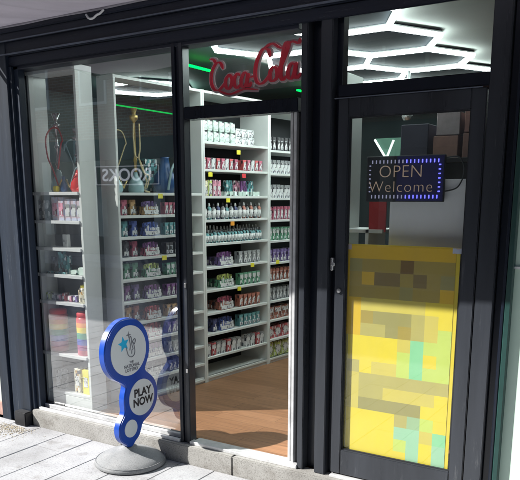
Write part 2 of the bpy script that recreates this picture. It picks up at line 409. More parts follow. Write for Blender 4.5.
# ------------------------------------------------------------------ awning
aw = empty('awning', (-2.2, 0, 2.572), 0, 'grey fabric awning stretched out above the shopfront', 'awning')
m = MB(); nx = 60
def awp(i, j, up):
    x = -1.85 + 4.65 * i / nx; t = j / 8
    sag = .012 * math.sin(i * 1.7) * math.sin(math.pi * t) + .010 * math.sin(i * .6 + 1)*t
    return (x, -.078 - .865 * t, .005 - .10 * t - .03 * math.sin(math.pi * t) + sag + (.004 if up else 0))
vv = {(i, j, u): m.bm.verts.new(awp(i, j, u)) for i in range(nx + 1) for j in range(9) for u in (0, 1)}
for i in range(nx):
    for j in range(8):
        for u in (0, 1):
            q = [vv[i, j, u], vv[i + 1, j, u], vv[i + 1, j + 1, u], vv[i, j + 1, u]]
            m.bm.faces.new(q if u else q[::-1])
m.build('canopy', 'fabric', aw, smooth=True)
B('front_bar', 'frame', aw, (-1.87, 2.82, -.973, -.933, -.125, -.085), b=.006)
for xa in (-1.885, 2.83):
    m = MB(); m.tube([(xa, -.08, .0), (xa, -.94, -.10)], .012); m.build('arm', 'frame', aw)
m = MB(); m.tube(spline([(-.83, -.085, -.02), (-.80, -.095, -.045), (-.77, -.095, -.048), (-.74, -.095, -.035), (-.715, -.095, -.03), (-.69, -.09, -.012)], 6), .006, 6); m.build('tie_cord', 'whiteedge', aw, True)
m = MB(); m.tube([(-1.85 + .1 * k, -.082, .0 + .002 * math.sin(k)) for k in range(47)], .007, 6); m.build('hem', 'fabric', aw, True)

# ------------------------------------------------------------------ ceiling lights
a = .41
hexes = [(-1.865, .615), (-1.865, 1.325), (-1.865, 2.035), (-1.865, 2.745), (-2.48, .97), (-2.48, 1.68), (-2.48, 2.39), (-2.48, 3.1)]
hl = empty('hexagon_ceiling_light', (-2.1, 1.7, 2.555), 0, 'honeycomb ceiling light of white tubes over the shop entrance', 'ceiling light')
far = empty('hexagon_ceiling_light', (-4.35, 2.0, 2.555), 0, 'single white hexagon light seen above the shelves behind the window', 'ceiling light')
def hexlight(root, cents, boards=True):
    edges = set(); bd = MB(); ox, oy = root.location.x, root.location.y
    for cx, cy in cents:
        P = [(round(cx + a * math.cos(R(60 * k)), 3), round(cy + a * math.sin(R(60 * k)), 3)) for k in range(6)]
        for k in range(6):
            p, q = P[k], P[(k + 1) % 6]
            if min(p[1], q[1]) < .2: continue
            key = tuple(sorted((tuple(round(v, 2) for v in p), tuple(round(v, 2) for v in q)))); edges.add(key)
        bd.prism([(x - ox, max(y, .16) - oy) for x, y in P], lambda p, q, d: (p, q, d), -.012, -.002)
    if boards: bd.build('board', 'hexboard', root)
    for p, q in sorted(edges):
        d = Vector((q[0] - p[0], q[1] - p[1], 0)); L = d.length; ang = math.atan2(d.y, d.x)
        t = MB(); t.box(-L / 2 - .008, L / 2 + .008, -.013, .013, -.045, -.02, b=.004)
        o = t.build('tube', 'tube', root); o.location = ((p[0] + q[0]) / 2 - ox, (p[1] + q[1]) / 2 - oy, 0); o.rotation_euler = (0, 0, ang)
        h_ = MB(); h_.box(-L / 2, L / 2, -.016, .016, -.020, -.012); hh = h_.build('tube_holder', 'whiteedge', o)
hexlight(hl, [h for h in hexes]); hexlight(far, [(-4.37, 2.0)])
gs = B('green_light_strip', 'green_led', None, (-.012, .012, -.14, .15, -.012, .0)); gs.location = (-3.27, 1.28, 2.5); tag(gs, 'short green light strip glowing above the doorway, left of the red lettering', 'light strip', 'green light strips')
gs2 = gs.copy(); COL.objects.link(gs2); gs2.location = (-3.17, 2.72, 2.5); gs2.scale = (1, .8, 1); tag(gs2, 'short green light strip glowing above the doorway, under the right end of the red lettering', 'light strip', 'green light strips')
gs3 = B('green_light_strip', 'green_led_dim', None, (-.01, .01, -.75, .75, -.012, .0)); gs3.location = (-5.09, 2.85, 2.47); tag(gs3, 'long dim green light strip at the back, seen over the shelves through the window', 'light strip', 'green light strips')

# ------------------------------------------------------------------ shelving along the side
EX, EY = .10943, .99399; TH = math.atan2(EY, EX)
def W(s, d, z): return (-3.17 + EX * s - EY * d, 1.03 + EY * s + EX * d, z)
T = .018
def unit(s0, s1, levels, name, label, open_above=None, tags=(), depth=.30, endw=None):
    L = s1 - s0
    u = empty(name, W(s0, 0, .12), TH, label, 'shelving', 'white shelving units along the side of the shop')
    B('side_panel', 'whitelam', u, (0, T, 0, depth, 0, 2.2), b=.001)
    B('side_panel', 'whitelam', u, (L - T, L, 0, depth, 0, 2.2), b=.001)
    B('top_panel', 'whitelam', u, (T, L - T, .002, depth, 2.18, 2.198), b=.001)
    for z in levels:
        B('shelf', 'whitelam', u, (T, L - T, .002, depth - .002, z - .12 - .018, z - .12), b=.001)
    B('kickboard', 'whitelam', u, (T, L - T, .012, .03, 0, .045), b=.001)
    top = (open_above - .12) if open_above else 2.18
    B('back_panel', 'black', u, (T, L - T, depth, depth + .006, .0, top))
    for (s, z, c) in tags:
        B('price_tag', c + '_tag', u, (s - s0 - .022, s - s0 + .022, -.006, -.003, z - .12 - .028, z - .12 + .004))
    return u
LA = [1.585, 1.435, 1.292, 1.152, 1.005, .852, .701, .573, .425, .283, .155]
LB = [1.962, 1.763, 1.565, 1.387, 1.208, 1.026, .849, .669, .503, .319, .165]
LC = [2.265, 1.94, 1.753, 1.55, 1.368, 1.193, 1.006, .843, .674, .505, .333, .165]
unit(-.70, .128, LA, 'shelving_unit', 'white shelving unit behind the window, left of the doorway mullion', open_above=1.6, depth=.165,
     tags=[(-.32, 1.575, 'yellow'), (-.30, 1.145, 'yellow')])
unit(.130, .931, LB, 'shelving_unit', 'white shelving unit seen full width through the open doorway',
     tags=[(.53, 1.91, 'yellow'), (.20, 1.735, 'yellow'), (.595, 1.735, 'red'), (.40, 1.545, 'yellow'), (.45, 1.365, 'orange'), (.53, .84, 'yellow'), (.70, 1.02, 'yellow')])
unit(.933, 1.73, LC, 'shelving_unit', 'white shelving unit at the right of the doorway, farthest along the wall', tags=[(1.05, 1.02, 'yellow')])

# packaging kinds -------------------------------------------------
WHT = (.72, .74, .73); INK = (.03, .03, .04)
def pk(name, c, c2=None, s=45):
    l_ = sum(c) / 3; c = tuple(k * .78 + (l_ * .22 + .015) for k in c)
    return printmat(name, [(0, [k * .45 for k in c]), (.22, c), (.55, [min(1, k * 1.5 + .03) for k in c]), (.70, c2 or WHT), (.86, INK)], s * 1.5, stretch=(1, 1, .6))
PM = {
 'amber': pk('amber_print', (.45, .25, .06)), 'violet': pk('violet_print', (.14, .08, .30)), 'blue': pk('blue_print', (.04, .10, .42)),
 'crimson': pk('crimson_print', (.42, .05, .12)), 'green': pk('green_print', (.06, .28, .15)), 'purple': pk('purple_print', (.20, .05, .25)),
 'brick': pk('brick_print', (.38, .10, .05)), 'pink': pk('pink_print', (.55, .18, .28)), 'teal': pk('teal_print', (.05, .28, .30)),
 'lime': pk('lime_print', (.45, .55, .08)), 'navy': pk('navy_print', (.03, .05, .18)), 'red': pk('red_print', (.5, .04, .05)),
 'white': pk('white_print', (.62, .66, .66), (.12, .14, .16), 38), 'mint': pk('mint_print', (.55, .70, .62), (.10, .28, .2), 34), 'grey': pk('grey_print', (.25, .27, .28)),
 'cream': pk('cream_print', (.66, .60, .42), (.5, .3, .1)), 'black': pk('black_print', (.03, .03, .035), (.3, .32, .34)),
}
M['label'] = printmat('white_label_print', [(0, (.14, .14, .17)), (.2, (.70, .71, .70)), (.60, (.58, .60, .60)), (.72, (.76, .77, .76))], 160, .4, (1, 1, .6))
PROTO = {}
def carton_display(c, top):
    """shelf-ready carton: coloured box, raised back card, white label strip, dark mark"""
    r = empty('product_carton')
    m = MB(); m.box(-.07, .07, 0, .16, 0, .058, b=.002); m.build('box', PM[c], r)
    m = MB(); m.prism([(-.066, .058), (.066, .058), (.066, .088), (.02, .098), (-.05, .092), (-.066, .085)], lambda p, q, d: (p, d, q), .02, .045); m.build('header_card', PM[top], r)
    m = MB(); m.box(-.066, .066, -.003, 0, .006, .034, b=.0); m.build('label', 'label', r)
    m = MB()
    m.prism([(-.05, .036), (-.04, .036), (-.036, .062), (-.044, .078), (-.052, .062)], lambda p, q, d: (p, d, q), -.004, -.0005)
    for k in range(5): m.prism([(-.026 + k * .018, .040), (-.014 + k * .018, .040), (-.014 + k * .018, .054 + .003 * (k % 2)), (-.026 + k * .018, .053)], lambda p, q, d: (p, d, q), -.004, -.0005)
    m.build('lettering', 'whiteedge', r)
    return r
def flat_pack(c, w=.036, h=.085, d=.05):
    r = empty('product_pack'); m = MB(); m.box(-w / 2, w / 2, 0, d, 0, h, b=.0015); m.build('box', PM[c], r)
    v = random.randrange(5); m = MB(); F = lambda p, q, dd: (p, dd, q)
    if v == 0: m.prism([(-w * .36, h * .12), (w * .36, h * .12), (w * .36, h * .3), (0, h * .62), (-w * .36, h * .4)], F, -.0015, -.0003)
    elif v == 1: m.box(-w * .42, w * .42, -.0015, -.0003, h * .1, h * .34)
    elif v == 2: m.prism([(w * .36 * math.cos(a_ * .5236), h * .5 + w * .36 * math.sin(a_ * .5236)) for a_ in range(12)], F, -.0015, -.0003)
    elif v == 3: m.box(-w * .4, w * .4, -.0015, -.0003, h * .55, h * .88)
    else: m.box(-w * .2, w * .36, -.0015, -.0003, h * .1, h * .8)
    m.build('label', 'label', r)
    m = MB(); zz = h * (.7 if v in (0, 1, 4) else .18)
    for q_ in range(4): m.box(-w * .36 + q_ * w * .18, -w * .36 + q_ * w * .18 + w * random.uniform(.07, .15), -.0022, -.0016, zz, zz + h * .05)
    m.build('print', 'label' if v not in (4,) else 'black', r)
    return r
def bottle(c, capc, w=.03, h=.1):
    r = empty('small_bottle'); k = w / 2
    m = MB(); m.lathe([(0, 0), (k * .9, 0), (k, .004), (k, h * .62), (k * .8, h * .72), (k * .38, h * .78), (k * .36, h * .84)], (0, k, 0), 12); m.build('body', PM[c], r, True)
    m = MB(); m.lathe([(0, h * .80), (k * .5, h * .80), (k * .5, h * .86), (k * .3, h), (0, h)], (0, k, 0), 10); m.build('cap', PM[capc] if capc in PM else M[capc], r, True)
    m = MB(); m.lathe([(k * 1.03, h * .12), (k * 1.03, h * .55)], (0, k, 0), 12); m.build('label', 'label', r, True)
    return r
def tall_carton(c):
    r = empty('product_pack'); m = MB(); m.box(-.026, .026, 0, .09, 0, .105, b=.002); m.build('box', PM[c], r)
    m = MB(); m.box(-.021, .021, -.003, 0, .012, .04); m.build('label', 'label', r)
    return r
def get(key, fn):
    if key not in PROTO: PROTO[key] = fn(); return PROTO[key]
    return copy_tree(PROTO[key])
def put(o, s, z, label, cat, group=None, d=.03, rz=0, sc=None):
    d += random.uniform(-.004, .006); s += random.uniform(-.002, .002)
    o.location = W(s, d, z); o.rotation_euler = (0, 0, TH + rz + random.uniform(-.04, .04))
    e_ = .06 if cat == 'bottle' else .02
    k_ = [1 + random.uniform(-e_ * .4, e_ * .4), 1, 1 + random.uniform(-e_, e_ * .7)]; b_ = sc or (1, 1, 1)
    o.scale = (k_[0] * b_[0], b_[1], k_[2] * b_[2])
    if 'group' in o and not group: del o['group']
    return tag(o, label, cat, group)
ORD = ['top', 'second', 'third', 'fourth', 'fifth', 'sixth', 'seventh', 'eighth', 'ninth', 'tenth', 'eleventh', 'twelfth']
# bay behind the window
colA = [('amber', 'violet'), ('blue', 'blue'), ('crimson', 'purple'), ('green', 'lime'), ('violet', 'purple'), ('brick', 'red'), ('pink', 'red'), ('navy', 'purple'), ('grey', 'black')]
packA = ['crimson', 'teal', 'black', 'green', 'purple', 'amber', 'violet', 'grey', 'navy']
for i, (c, t) in enumerate(colA):
    z = LA[i + 1]; 
    put(get(('cd', c, t), lambda: carton_display(c, t)), -.385, z, f'{c} printed carton with white label, {ORD[i + 1]} shelf down behind the window', 'carton', d=.02, sc=(1, .8, 1))
    put(get(('tc', c), lambda: tall_carton(c)), -.515, z, f'{c} upright pack beside the printed carton, {ORD[i + 1]} shelf down behind the window', 'pack', d=.06)
    put(get(('tc', packA[i]), lambda: tall_carton(packA[i])), -.60, z, f'{packA[i]} upright pack at the left end of the {ORD[i + 1]} shelf behind the window', 'pack', d=.055)
    for k in range(3):
        put(get(('fp', packA[i]), lambda: flat_pack(packA[i])), -.235 + k * .045, z, f'small {packA[i]} pack, row of three beside the mullion, {ORD[i + 1]} shelf down', 'pack', f'small packs on the {ORD[i + 1]} shelf behind the window', d=.025)
# bay seen through the doorway
for r_ in range(2):
    for k in range(6):
        put(get(('mp', 'mint'), lambda: flat_pack('mint', .056, .078, .12)), .185 + k * .064, LB[0] + r_ * .080, 'white and green drinks pack in the double-height block on the top shelf', 'pack', 'drinks packs on the top doorway shelf', d=.03)
for k in range(3):
    for r_ in range(2):
        put(get(('wp',), lambda: flat_pack('white', .07, .06, .12)), .60 + k * .078, LB[0] + r_ * .062, 'low silver grey drinks pack at the right of the top doorway shelf', 'pack', 'low drinks packs on the top doorway shelf', d=.05)
for k in range(14):
    c = ['red', 'crimson', 'white'][k % 3]
    if k == 8: continue
    put(get(('rp', c), lambda: flat_pack(c, .042, .085, .06)), .18 + k * .052, LB[1], f'{c} and white small pack on the second doorway shelf', 'pack', f'{c} packs on the second doorway shelf', d=.03)
for k, c in enumerate(['cream', 'lime', 'pink', 'pink']):
    put(get(('gp', c), lambda: flat_pack(c, .045, .12, .06)), .185 + k * .052, LB[2], [f'cream slim pack at the left end of the third doorway shelf', 'lime slim pack on the third doorway shelf', 'pink slim pack on the third doorway shelf', 'pink slim pack on the third doorway shelf'][k], 'pack', 'pink slim packs on the third doorway shelf' if c == 'pink' else None, d=.03)
gd = empty('display_tray', W(.64, .03, LB[2]), TH, 'wide pink and green sloping display tray on the third doorway shelf', 'display tray')
B('tray', PM['mint'], gd, (-.22, .2, 0, .12, 0, .035), b=.002)
for k, c in enumerate(['teal', 'pink', 'purple', 'teal']):
    m = MB(); x0 = -.16 + k * .09; m.prism([(x0 - .04, .035), (x0 + .045, .035), (x0 + .03, .12), (x0 - .03, .12)], lambda p, q, d: (p, d, q), .02 + k * .002, .06 + k * .002); m.build('sachet', PM[c], gd)
for k in range(14):
    c = ['white', 'teal', 'white', 'navy'][k % 4] if k < 9 else ['white', 'brick'][k % 2]
    put(get(('bt', c), lambda: bottle(c, 'whiteedge' if c != 'white' else 'black', .036, .125)), .185 + k * .0515, LB[3], f'small {c} labelled bottle on the fourth doorway shelf', 'bottle', f'{c} bottles on the fourth doorway shelf', d=.03)
for r_ in range(2):
    for k in range(18):
        put(get(('bs', r_), lambda: bottle('grey' if r_ else 'teal', 'whiteedge' if r_ else 'black', .034, .13 if r_ else .105)), .175 + k * .0405, LB[4], 'one of many slim grey bottles packed along the fifth doorway shelf' if r_ else 'one of many slim teal bottles in the front row of the fifth doorway shelf', 'bottle', 'rear bottles on the fifth doorway shelf' if r_ else 'front bottles on the fifth doorway shelf', d=.03 + r_ * .045)
colB = [('violet', 'purple', 'grey', 5), ('green', 'lime', 'green', 6), ('brick', 'crimson', 'brick', 7), ('blue', 'blue', 'teal', 8)]
for (c, t, p, li) in colB:
    z = LB[li]
    put(get(('cd', c, t), lambda: carton_display(c, t)), .42, z, f'{c} printed carton with white label on the {ORD[li]} doorway shelf', 'carton', d=.03, sc=(1.15, 1, 1.1))
    if li in (8,):
        put(get(('tc', 'navy'), lambda: tall_carton('navy')), .28, z, 'navy upright pack at the left of the ninth doorway shelf', 'pack', d=.04)
    for k in range(5):
        put(get(('fp', p), lambda: flat_pack(p)), .60 + k * .056, z, f'small {p} pack in the row of five on the {ORD[li]} doorway shelf', 'pack', f'small packs on the {ORD[li]} doorway shelf', d=.03, sc=(1.3, 1, 1.15))
for k in range(12):
    c = ['white', 'red', 'white'][k % 3]
    if k == 7: continue
    put(get(('rq', c), lambda: flat_pack(c, .05, .1, .06)), .18 + k * .062, LB[9], f'{c} printed pack in the long row on the tenth doorway shelf', 'pack', f'{c} packs on the tenth doorway shelf', d=.02)
# farthest bay
rowC = ['black', 'black', 'white', 'white', 'crimson', 'green', 'violet', 'brick', 'grey', 'brick', 'red', 'lime']
for i, z in enumerate(LC[:-1]):
    if i == 0: continue
    c = rowC[i]
    big = i in (10, 11) or i == 9
    for k in range(3 if big else 6):
        put(get(('cc', c, big), lambda: flat_pack(c, .10 if big else .045, .11, .08)), .99 + k * (.115 if big else .055), z, f'{c} pack on the {ORD[i]} shelf of the farthest bay beside the door post', 'pack', f'packs on the {ORD[i]} shelf of the farthest bay', d=.03)
for k in range(3):
    put(get(('cc', 'lime', True), lambda: flat_pack('lime', .10, .12, .08)), .99 + k * .115, LC[-1], 'green box on the bottom shelf of the farthest bay', 'pack', 'green boxes at the bottom of the farthest bay', d=.03, sc=(1, 1, 1.1))

# tall pipes standing on the open top shelf behind the window -----------------
def hookah(root, H, body, hose, hoser=.008, flip=1):
    r = root
    m = MB(); m.lathe([(0, 0), (.045, 0), (.055, .02), (.05, .06), (.022, .11), (.014, .14)], n=18); m.build('vase', body[0], r, True)
    m = MB(); m.lathe([(.014, .13), (.010, .16), (.018, .18), (.009, .2), (.009, H * .55), (.02, H * .58), (.010, H * .61), (.008, H * .82), (.026, H * .84), (.028, H * .86), (.010, H * .87), (.010, H * .9), (.028, H), (.024, H), (.0, H * .93)], n=14); m.build('stem', body[1], r, True)
    pts = [(.012 * flip, -.012, .15 * 1.0), (.07 * flip, -.03, .30), (.085 * flip, -.03, H * .66), (.05 * flip, -.03, H * .80), (-.02 * flip, -.03, H * .80), (-.07 * flip, -.03, H * .68), (-.06 * flip, -.03, H * .45), (-.01 * flip, -.035, .14), (.04 * flip, -.04, .03)]
    sp_ = spline(pts, 16); m = MB(); m.tube(sp_, [hoser * (.72 if q % 2 else .56) for q in range(len(sp_))], 8); m.build('hose', hose, r, True)
    m = MB(); m.tube([pts[-1], (pts[-1][0] + .03 * flip, pts[-1][1], pts[-1][2] + .05)], .006, 8); m.build('mouthpiece', 'gold', r, True)
    return r
M['gold'] = pmat('dull_gold', (.55, .40, .14), .3, .7, .2, 20)
M['redhose'] = pmat('red_hose', (.45, .05, .06), .5, 0, .2, 60); M['steel'] = pmat('steel', (.5, .5, .52), .2, .9)
M['clearglass'] = pmat('tinted_bottle_glass', (.30, .45, .48), .12, 0, .1, 5, spec=.8); M['blueplastic'] = pmat('blue_plastic', (.02, .08, .22), .3, 0, .2, 12)
M['redglass'] = pmat('red_glass', (.55, .03, .03), .15); M['straw'] = pmat('straw_hose', (.55, .46, .25), .6, 0, .2, 60)
h1 = empty('water_pipe', W(-.43, .12, 1.585), TH, 'gold water pipe with twisted straw coloured hose on the open shelf behind the window', 'water pipe')
m = MB(); m.lathe([(0, 0), (.05, 0), (.058, .02), (.05, .07), (.02, .11), (.012, .14)], n=18); m.build('vase', 'clearglass', h1, True)
m = MB(); m.lathe([(.012, .13), (.009, .2), (.015, .22), (.009, .24), (.009, .47), (.028, .49), (.030, .51), (.012, .52), (.026, .56), (.0, .55)], n=14); m.build('stem', 'gold', h1, True)
m = MB(); m.tube(spline([(-.03, -.03, .46), (-.035, -.03, .36), (-.025, -.03, .25), (.0, -.035, .23), (.04, -.03, .17), (.07, -.03, .08), (.05, -.03, .02), (.09, -.04, .005)], 8), .005, 8)
m.tube(spline([(.02, -.03, .46), (.02, -.03, .30), (.0, -.04, .23), (.03, -.05, .14), (.08, -.05, .11), (.06, -.04, .03)], 8), .005, 8); m.build('hose', 'straw', h1, True)
h2 = empty('water_pipe', W(-.17, .10, 1.585), TH, 'blue bellied vessel with coiled hose beside the mullion behind the window', 'water pipe')
m = MB(); m.lathe([(0, 0), (.06, 0), (.085, .05), (.08, .12), (.04, .17), (.03, .24), (.035, .25)], n=20); m.build('vase', 'blueplastic', h2, True)
m = MB(); m.tube(spline([(-.05, -.08, .02), (-.02, -.09, .16), (.04, -.07, .20), (.07, -.06, .1), (.03, -.09, .03)], 8), .009, 8); m.build('hose', 'clearglass', h2, True)
bx = B('blue_box', PM['teal'], None, (-.06, .06, 0, .08, 0, .24), b=.003); bx.location = W(-.20, .21, 1.585); bx.rotation_euler = (0, 0, TH); tag(bx, 'pale blue upright box behind the blue vessel on the open shelf', 'box')
h3 = empty('water_pipe', W(-.60, .14, 1.585), TH, 'slim yellow topped water pipe at the left end of the open shelf', 'water pipe'); hookah(h3, .50, (M['clearglass'], M['gold']), M['straw'], .006)

# ------------------------------------------------------------------ narrow display cabinet in the window
cx0, cx1 = -3.778, -3.338
cab = empty('display_cabinet', (-3.558, .10, .12), 0, 'narrow white open display cabinet at the left end of the shop window', 'cabinet')
h_ = .22; D_ = .14
B('side_panel', 'whitelam', cab, (-h_, -h_ + .02, 0, D_, 0, 2.2), b=.001); B('side_panel', 'whitelam', cab, (h_ - .02, h_, 0, D_, 0, 2.2), b=.001)
B('top_panel', 'whiteedge', cab, (-h_ - .012, h_ + .002, -.006, D_, 2.2, 2.235), b=.002)
LZ = [1.588, 1.405, 1.228, 1.051, .866, .508, .235]
for z in LZ: B('shelf', 'whiteedge', cab, (-h_ - .01 if z != .235 else -h_ + .02, h_ - .02, -.012 if z != .235 else .002, D_ - .004, z - .12 - .02, z - .12), b=.001)
B('base', 'whitelam', cab, (-h_ + .02, h_ - .02, .004, D_ - .01, .0, .092), b=.001)
B('back_panel', pmat('dark_blue_backing', (.02, .03, .05), .4), cab, (-h_ + .021, h_ - .021, D_ - .003, D_ + .002, .10, 1.45))
def cput(o, x, y, z, label, cat, group=None, rz=0):
    o.location = (x, y, z); o.rotation_euler = (0, 0, rz); return tag(o, label, cat, group)
r1 = empty('water_pipe'); hookah(r1, .50, (M['clearglass'], M['steel']), M['redhose'], .008); cput(r1, -3.63, .19, 1.588, 'steel water pipe with big looped red hose in the cabinet top compartment', 'water pipe')
r2 = empty('water_pipe'); hookah(r2, .40, (M['redglass'], M['steel']), M['clearglass'], .006, -1); cput(r2, -3.47, .21, 1.588, 'smaller water pipe with red glass vase in the cabinet top compartment', 'water pipe')
for k, (x, y, c, hh) in enumerate([(-3.555, .16, 'blueplastic', .10), (-3.40, .18, 'redglass', .28), (-3.53, .25, 'clearglass', .33), (-3.385, .14, 'redglass', .05)]):
    o = MB(); o.lathe([(0, 0), (.022, 0), (.026, .02), (.02, hh * .5), (.010, hh * .7), (.012, hh)], n=14); o = o.build('glass_vase', c, None, True); cput(o, x, y, 1.588, ['blue small glass piece at the front of the cabinet top compartment', 'tall red glass vase at the right of the cabinet top compartment', 'tall clear glass vase at the back of the cabinet top compartment', 'tiny red glass cup in the right corner of the cabinet top compartment'][k], 'vase')
o = B('glass_vase', 'yellow_tag', None, (-.02, .02, 0, .03, 0, .04), b=.006); cput(o, -3.60, .12, 1.588, 'yellow small block at the front of the cabinet top compartment', 'box'); o.name = 'yellow_box'
bxs = [('grey', -3.71, .10, .13), ('pink', -3.605, .055, .15), ('pink', -3.545, .05, .15), ('white', -3.485, .05, .14), ('white', -3.43, .05, .14), ('white', -3.378, .045, .13)]
M['palebox'] = printmat('pale_print', [(0, (.6, .5, .55)), (.45, (.75, .72, .76)), (.6, (.55, .58, .72))], 40)
for k, (c, x, w, hh) in enumerate(bxs):
    o = empty('boxed_gift'); m = MB(); m.box(-w / 2, w / 2, 0, .08, 0, hh, b=.002); m.build('box', PM['grey'] if c == 'grey' else M['palebox'], o); m = MB(); m.box(-w * .38, w * .38, -.002, 0, hh * .2, hh * .75); m.build('label', PM[c], o)
    cput(o, x, .115, 1.405, [ 'clear grey wide box, first from the left in the second compartment', 'pale pink box, second from the left in the second compartment', 'pale pink box, third from the left in the second compartment', 'white box, fourth from the left in the second compartment', 'white box, fifth from the left in the second compartment', 'white box at the right end of the second compartment'][k], 'box')
o = empty('boxed_gift'); m = MB(); m.box(-.022, .022, 0, .03, 0, .085, b=.002); m.build('box', 'whiteedge', o); m = MB(); m.box(-.014, .014, -.002, 0, .02, .05); m.build('label', PM['grey'], o); cput(o, -3.565, .15, 1.228, 'small white box standing alone in the third compartment', 'box')
o = empty('display_case'); m = MB(); m.box(-.09, .09, 0, .10, 0, .012, b=.002); m.build('tray', PM['teal'], o); m = MB(); m.box(-.085, .0, .04, .06, .012, .11, b=.003); m.build('card', PM['black'], o)
m = MB(); m.prism([(0, .012), (.09, .012), (.085, .12), (.05, .10), (.03, .15), (.0, .14)], lambda p, q, d: (p, d, q), .03, .07); m.build('stand', PM['teal'], o); cput(o, -3.64, .12, 1.051, 'teal display stand with black patterned card in the fourth compartment', 'display stand')
for k in range(2):
    o = B('small_tin', PM['mint'], None, (-.03, .03, 0, .05, 0, .03 + .02 * k), b=.004); cput(o, -3.48 + k * .075, .13, 1.051, ['low mint tin in the fourth compartment, left of the taller one', 'taller mint tin at the right of the fourth compartment'][k], 'tin')
o = empty('canister'); m = MB(); m.lathe([(0, 0), (.045, 0), (.048, .01), (.048, .085), (.04, .10), (.03, .105)], n=20); m.build('body', PM['cream'], o, True); m = MB(); m.lathe([(.034, .104), (.034, .118), (0, .12)], n=16); m.build('lid', 'yellow_tag', o, True); cput(o, -3.405, .16, .866, 'pale yellow round canister at the right of the fifth compartment', 'canister')
for k, c in enumerate(['lime', 'grey', 'pink', 'red', 'pink', 'violet']):
    o = B('small_tin', PM[c], None, (-.02, .02, 0, .04, 0, [.05, .035, .04, .055, .04, .045][k]), b=.004); cput(o, -3.74 + k * .052, .13, .866, f'{c} small tin, ' + ['first', 'second', 'third', 'fourth', 'fifth', 'sixth'][k] + ' from the left in the fifth compartment', 'tin')
# rainbow jars
def rainbow():
    m, nt, out = _nt('rainbow_wrap'); b = nt.nodes.new('ShaderNodeBsdfPrincipled')
    tc = nt.nodes.new('ShaderNodeTexCoord'); sp = nt.nodes.new('ShaderNodeSeparateXYZ'); nt.links.new(tc.outputs['Object'], sp.inputs[0])
    mr = nt.nodes.new('ShaderNodeMapRange'); mr.inputs['From Max'].default_value = .26; nt.links.new(sp.outputs['Z'], mr.inputs['Value'])
    c = _ramp(nt, mr.outputs['Result'], [(0, (.60, .10, .16)), (.14, (.35, .04, .22)), (.28, (.03, .08, .45)), (.44, (.02, .28, .16)), (.60, (.75, .60, .05)), (.74, (.8, .28, .04)), (.86, (.6, .04, .05))], 'CONSTANT')
    nt.links.new(c, b.inputs['Base Color']); b.inputs['Roughness'].default_value = .3; nt.links.new(b.outputs[0], out.inputs[0]); return m
M['rainbow'] = rainbow()
def jar():
    o = empty('striped_jar'); m = MB(); m.lathe([(0, 0), (.060, 0), (.064, .008), (.064, .25), (.055, .262)], n=28); m.build('body', 'rainbow', o, True)
    m = MB(); m.lathe([(.057, .26), (.059, .262), (.059, .285), (.054, .292), (0, .294)], n=28); m.build('lid', 'red_tag', o, True); return o
o = jar(); o2 = copy_tree(o); cput(o, -3.695, .170, .508, 'rainbow striped jar at the left of the sixth compartment', 'jar', 'rainbow jars in the display cabinet'); cput(o2, -3.43, .170, .508, 'rainbow striped jar at the right of the sixth compartment', 'jar', 'rainbow jars in the display cabinet')
for k in range(3):
    o = empty('boxed_gift'); w = .06; hh = [.14, .17, .17][k]; m = MB(); m.box(-w / 2, w / 2, 0, .07, 0, hh, b=.002); m.build('box', [PM['grey'], PM['cream'], M['yellow_tag']][k], o); m = MB(); m.box(-w * .3, w * .3, -.002, 0, hh * .3, hh * .7); m.build('label', 'label', o)
    cput(o, [-3.69, -3.50, -3.42][k], .13, .235, ['grey box at the left of the bottom compartment', 'cream box in the middle of the bottom compartment', 'yellow box at the right of the bottom compartment'][k], 'box')

# ------------------------------------------------------------------ red script sign in the transom
M['acrylic'] = glassmat('clear_acrylic', .06, (.90, .78, .80), .16, (.6, .5, .52))
M['redvinyl'] = pmat('red_vinyl', (.75, .02, .05), .35, 0, .1, 20); M['whitevinyl'] = pmat('white_vinyl', (.75, .66, .68), .4)
cs = empty('script_sign', (-2.02, .075, 2.19), 0, 'red cursive drinks lettering on a clear panel in the window over the doorway', 'sign')
m = MB(); m.quad((-.275, .007, -.10), (.275, .007, -.095), (.275, .007, .02), (-.275, .007, .09)); m.build('backing', 'acrylic', cs)
STROKES = [  # (x, z) in a 100 x 40 box
 [(16, 25), (13, 31), (8, 31), (3, 24), (2, 15), (5, 8), (10, 6), (15, 9), (19, 13)],
 [(8, 31), (5, 35), (0, 36)],
 [(22, 19), (19, 15), (19, 9), (22, 6), (25, 9), (26, 15), (23, 19), (20, 16)],
 [(26, 14), (29, 17)],
 [(35, 17), (32, 19), (29, 15), (29, 9), (32, 6), (36, 9)],
 [(43, 18), (40, 19), (37, 14), (37, 8), (40, 6), (43, 11), (44, 18), (43, 9), (45, 6), (48, 10)],
 [(46, 14), (52, 15)],
 [(68, 30), (66, 36), (60, 37), (54, 28), (52, 17), (54, 9), (59, 7), (65, 11), (69, 16)],
 [(60, 37), (70, 41), (80, 36), (90, 40), (97, 38), (99, 42)],
 [(71, 21), (68, 16), (68, 10), (71, 8), (75, 11), (75, 18), (71, 21)],
 [(75, 14), (79, 20), (86, 34), (87, 39), (84, 39), (81, 29), (79, 14), (81, 8), (85, 11)],
 [(94, 20), (90, 21), (87, 16), (87, 10), (90, 8), (93, 12), (95, 21), (94, 11), (96, 8), (100, 12)],
 [(10, 6), (24, 1), (40, 4), (55, 2)],
]
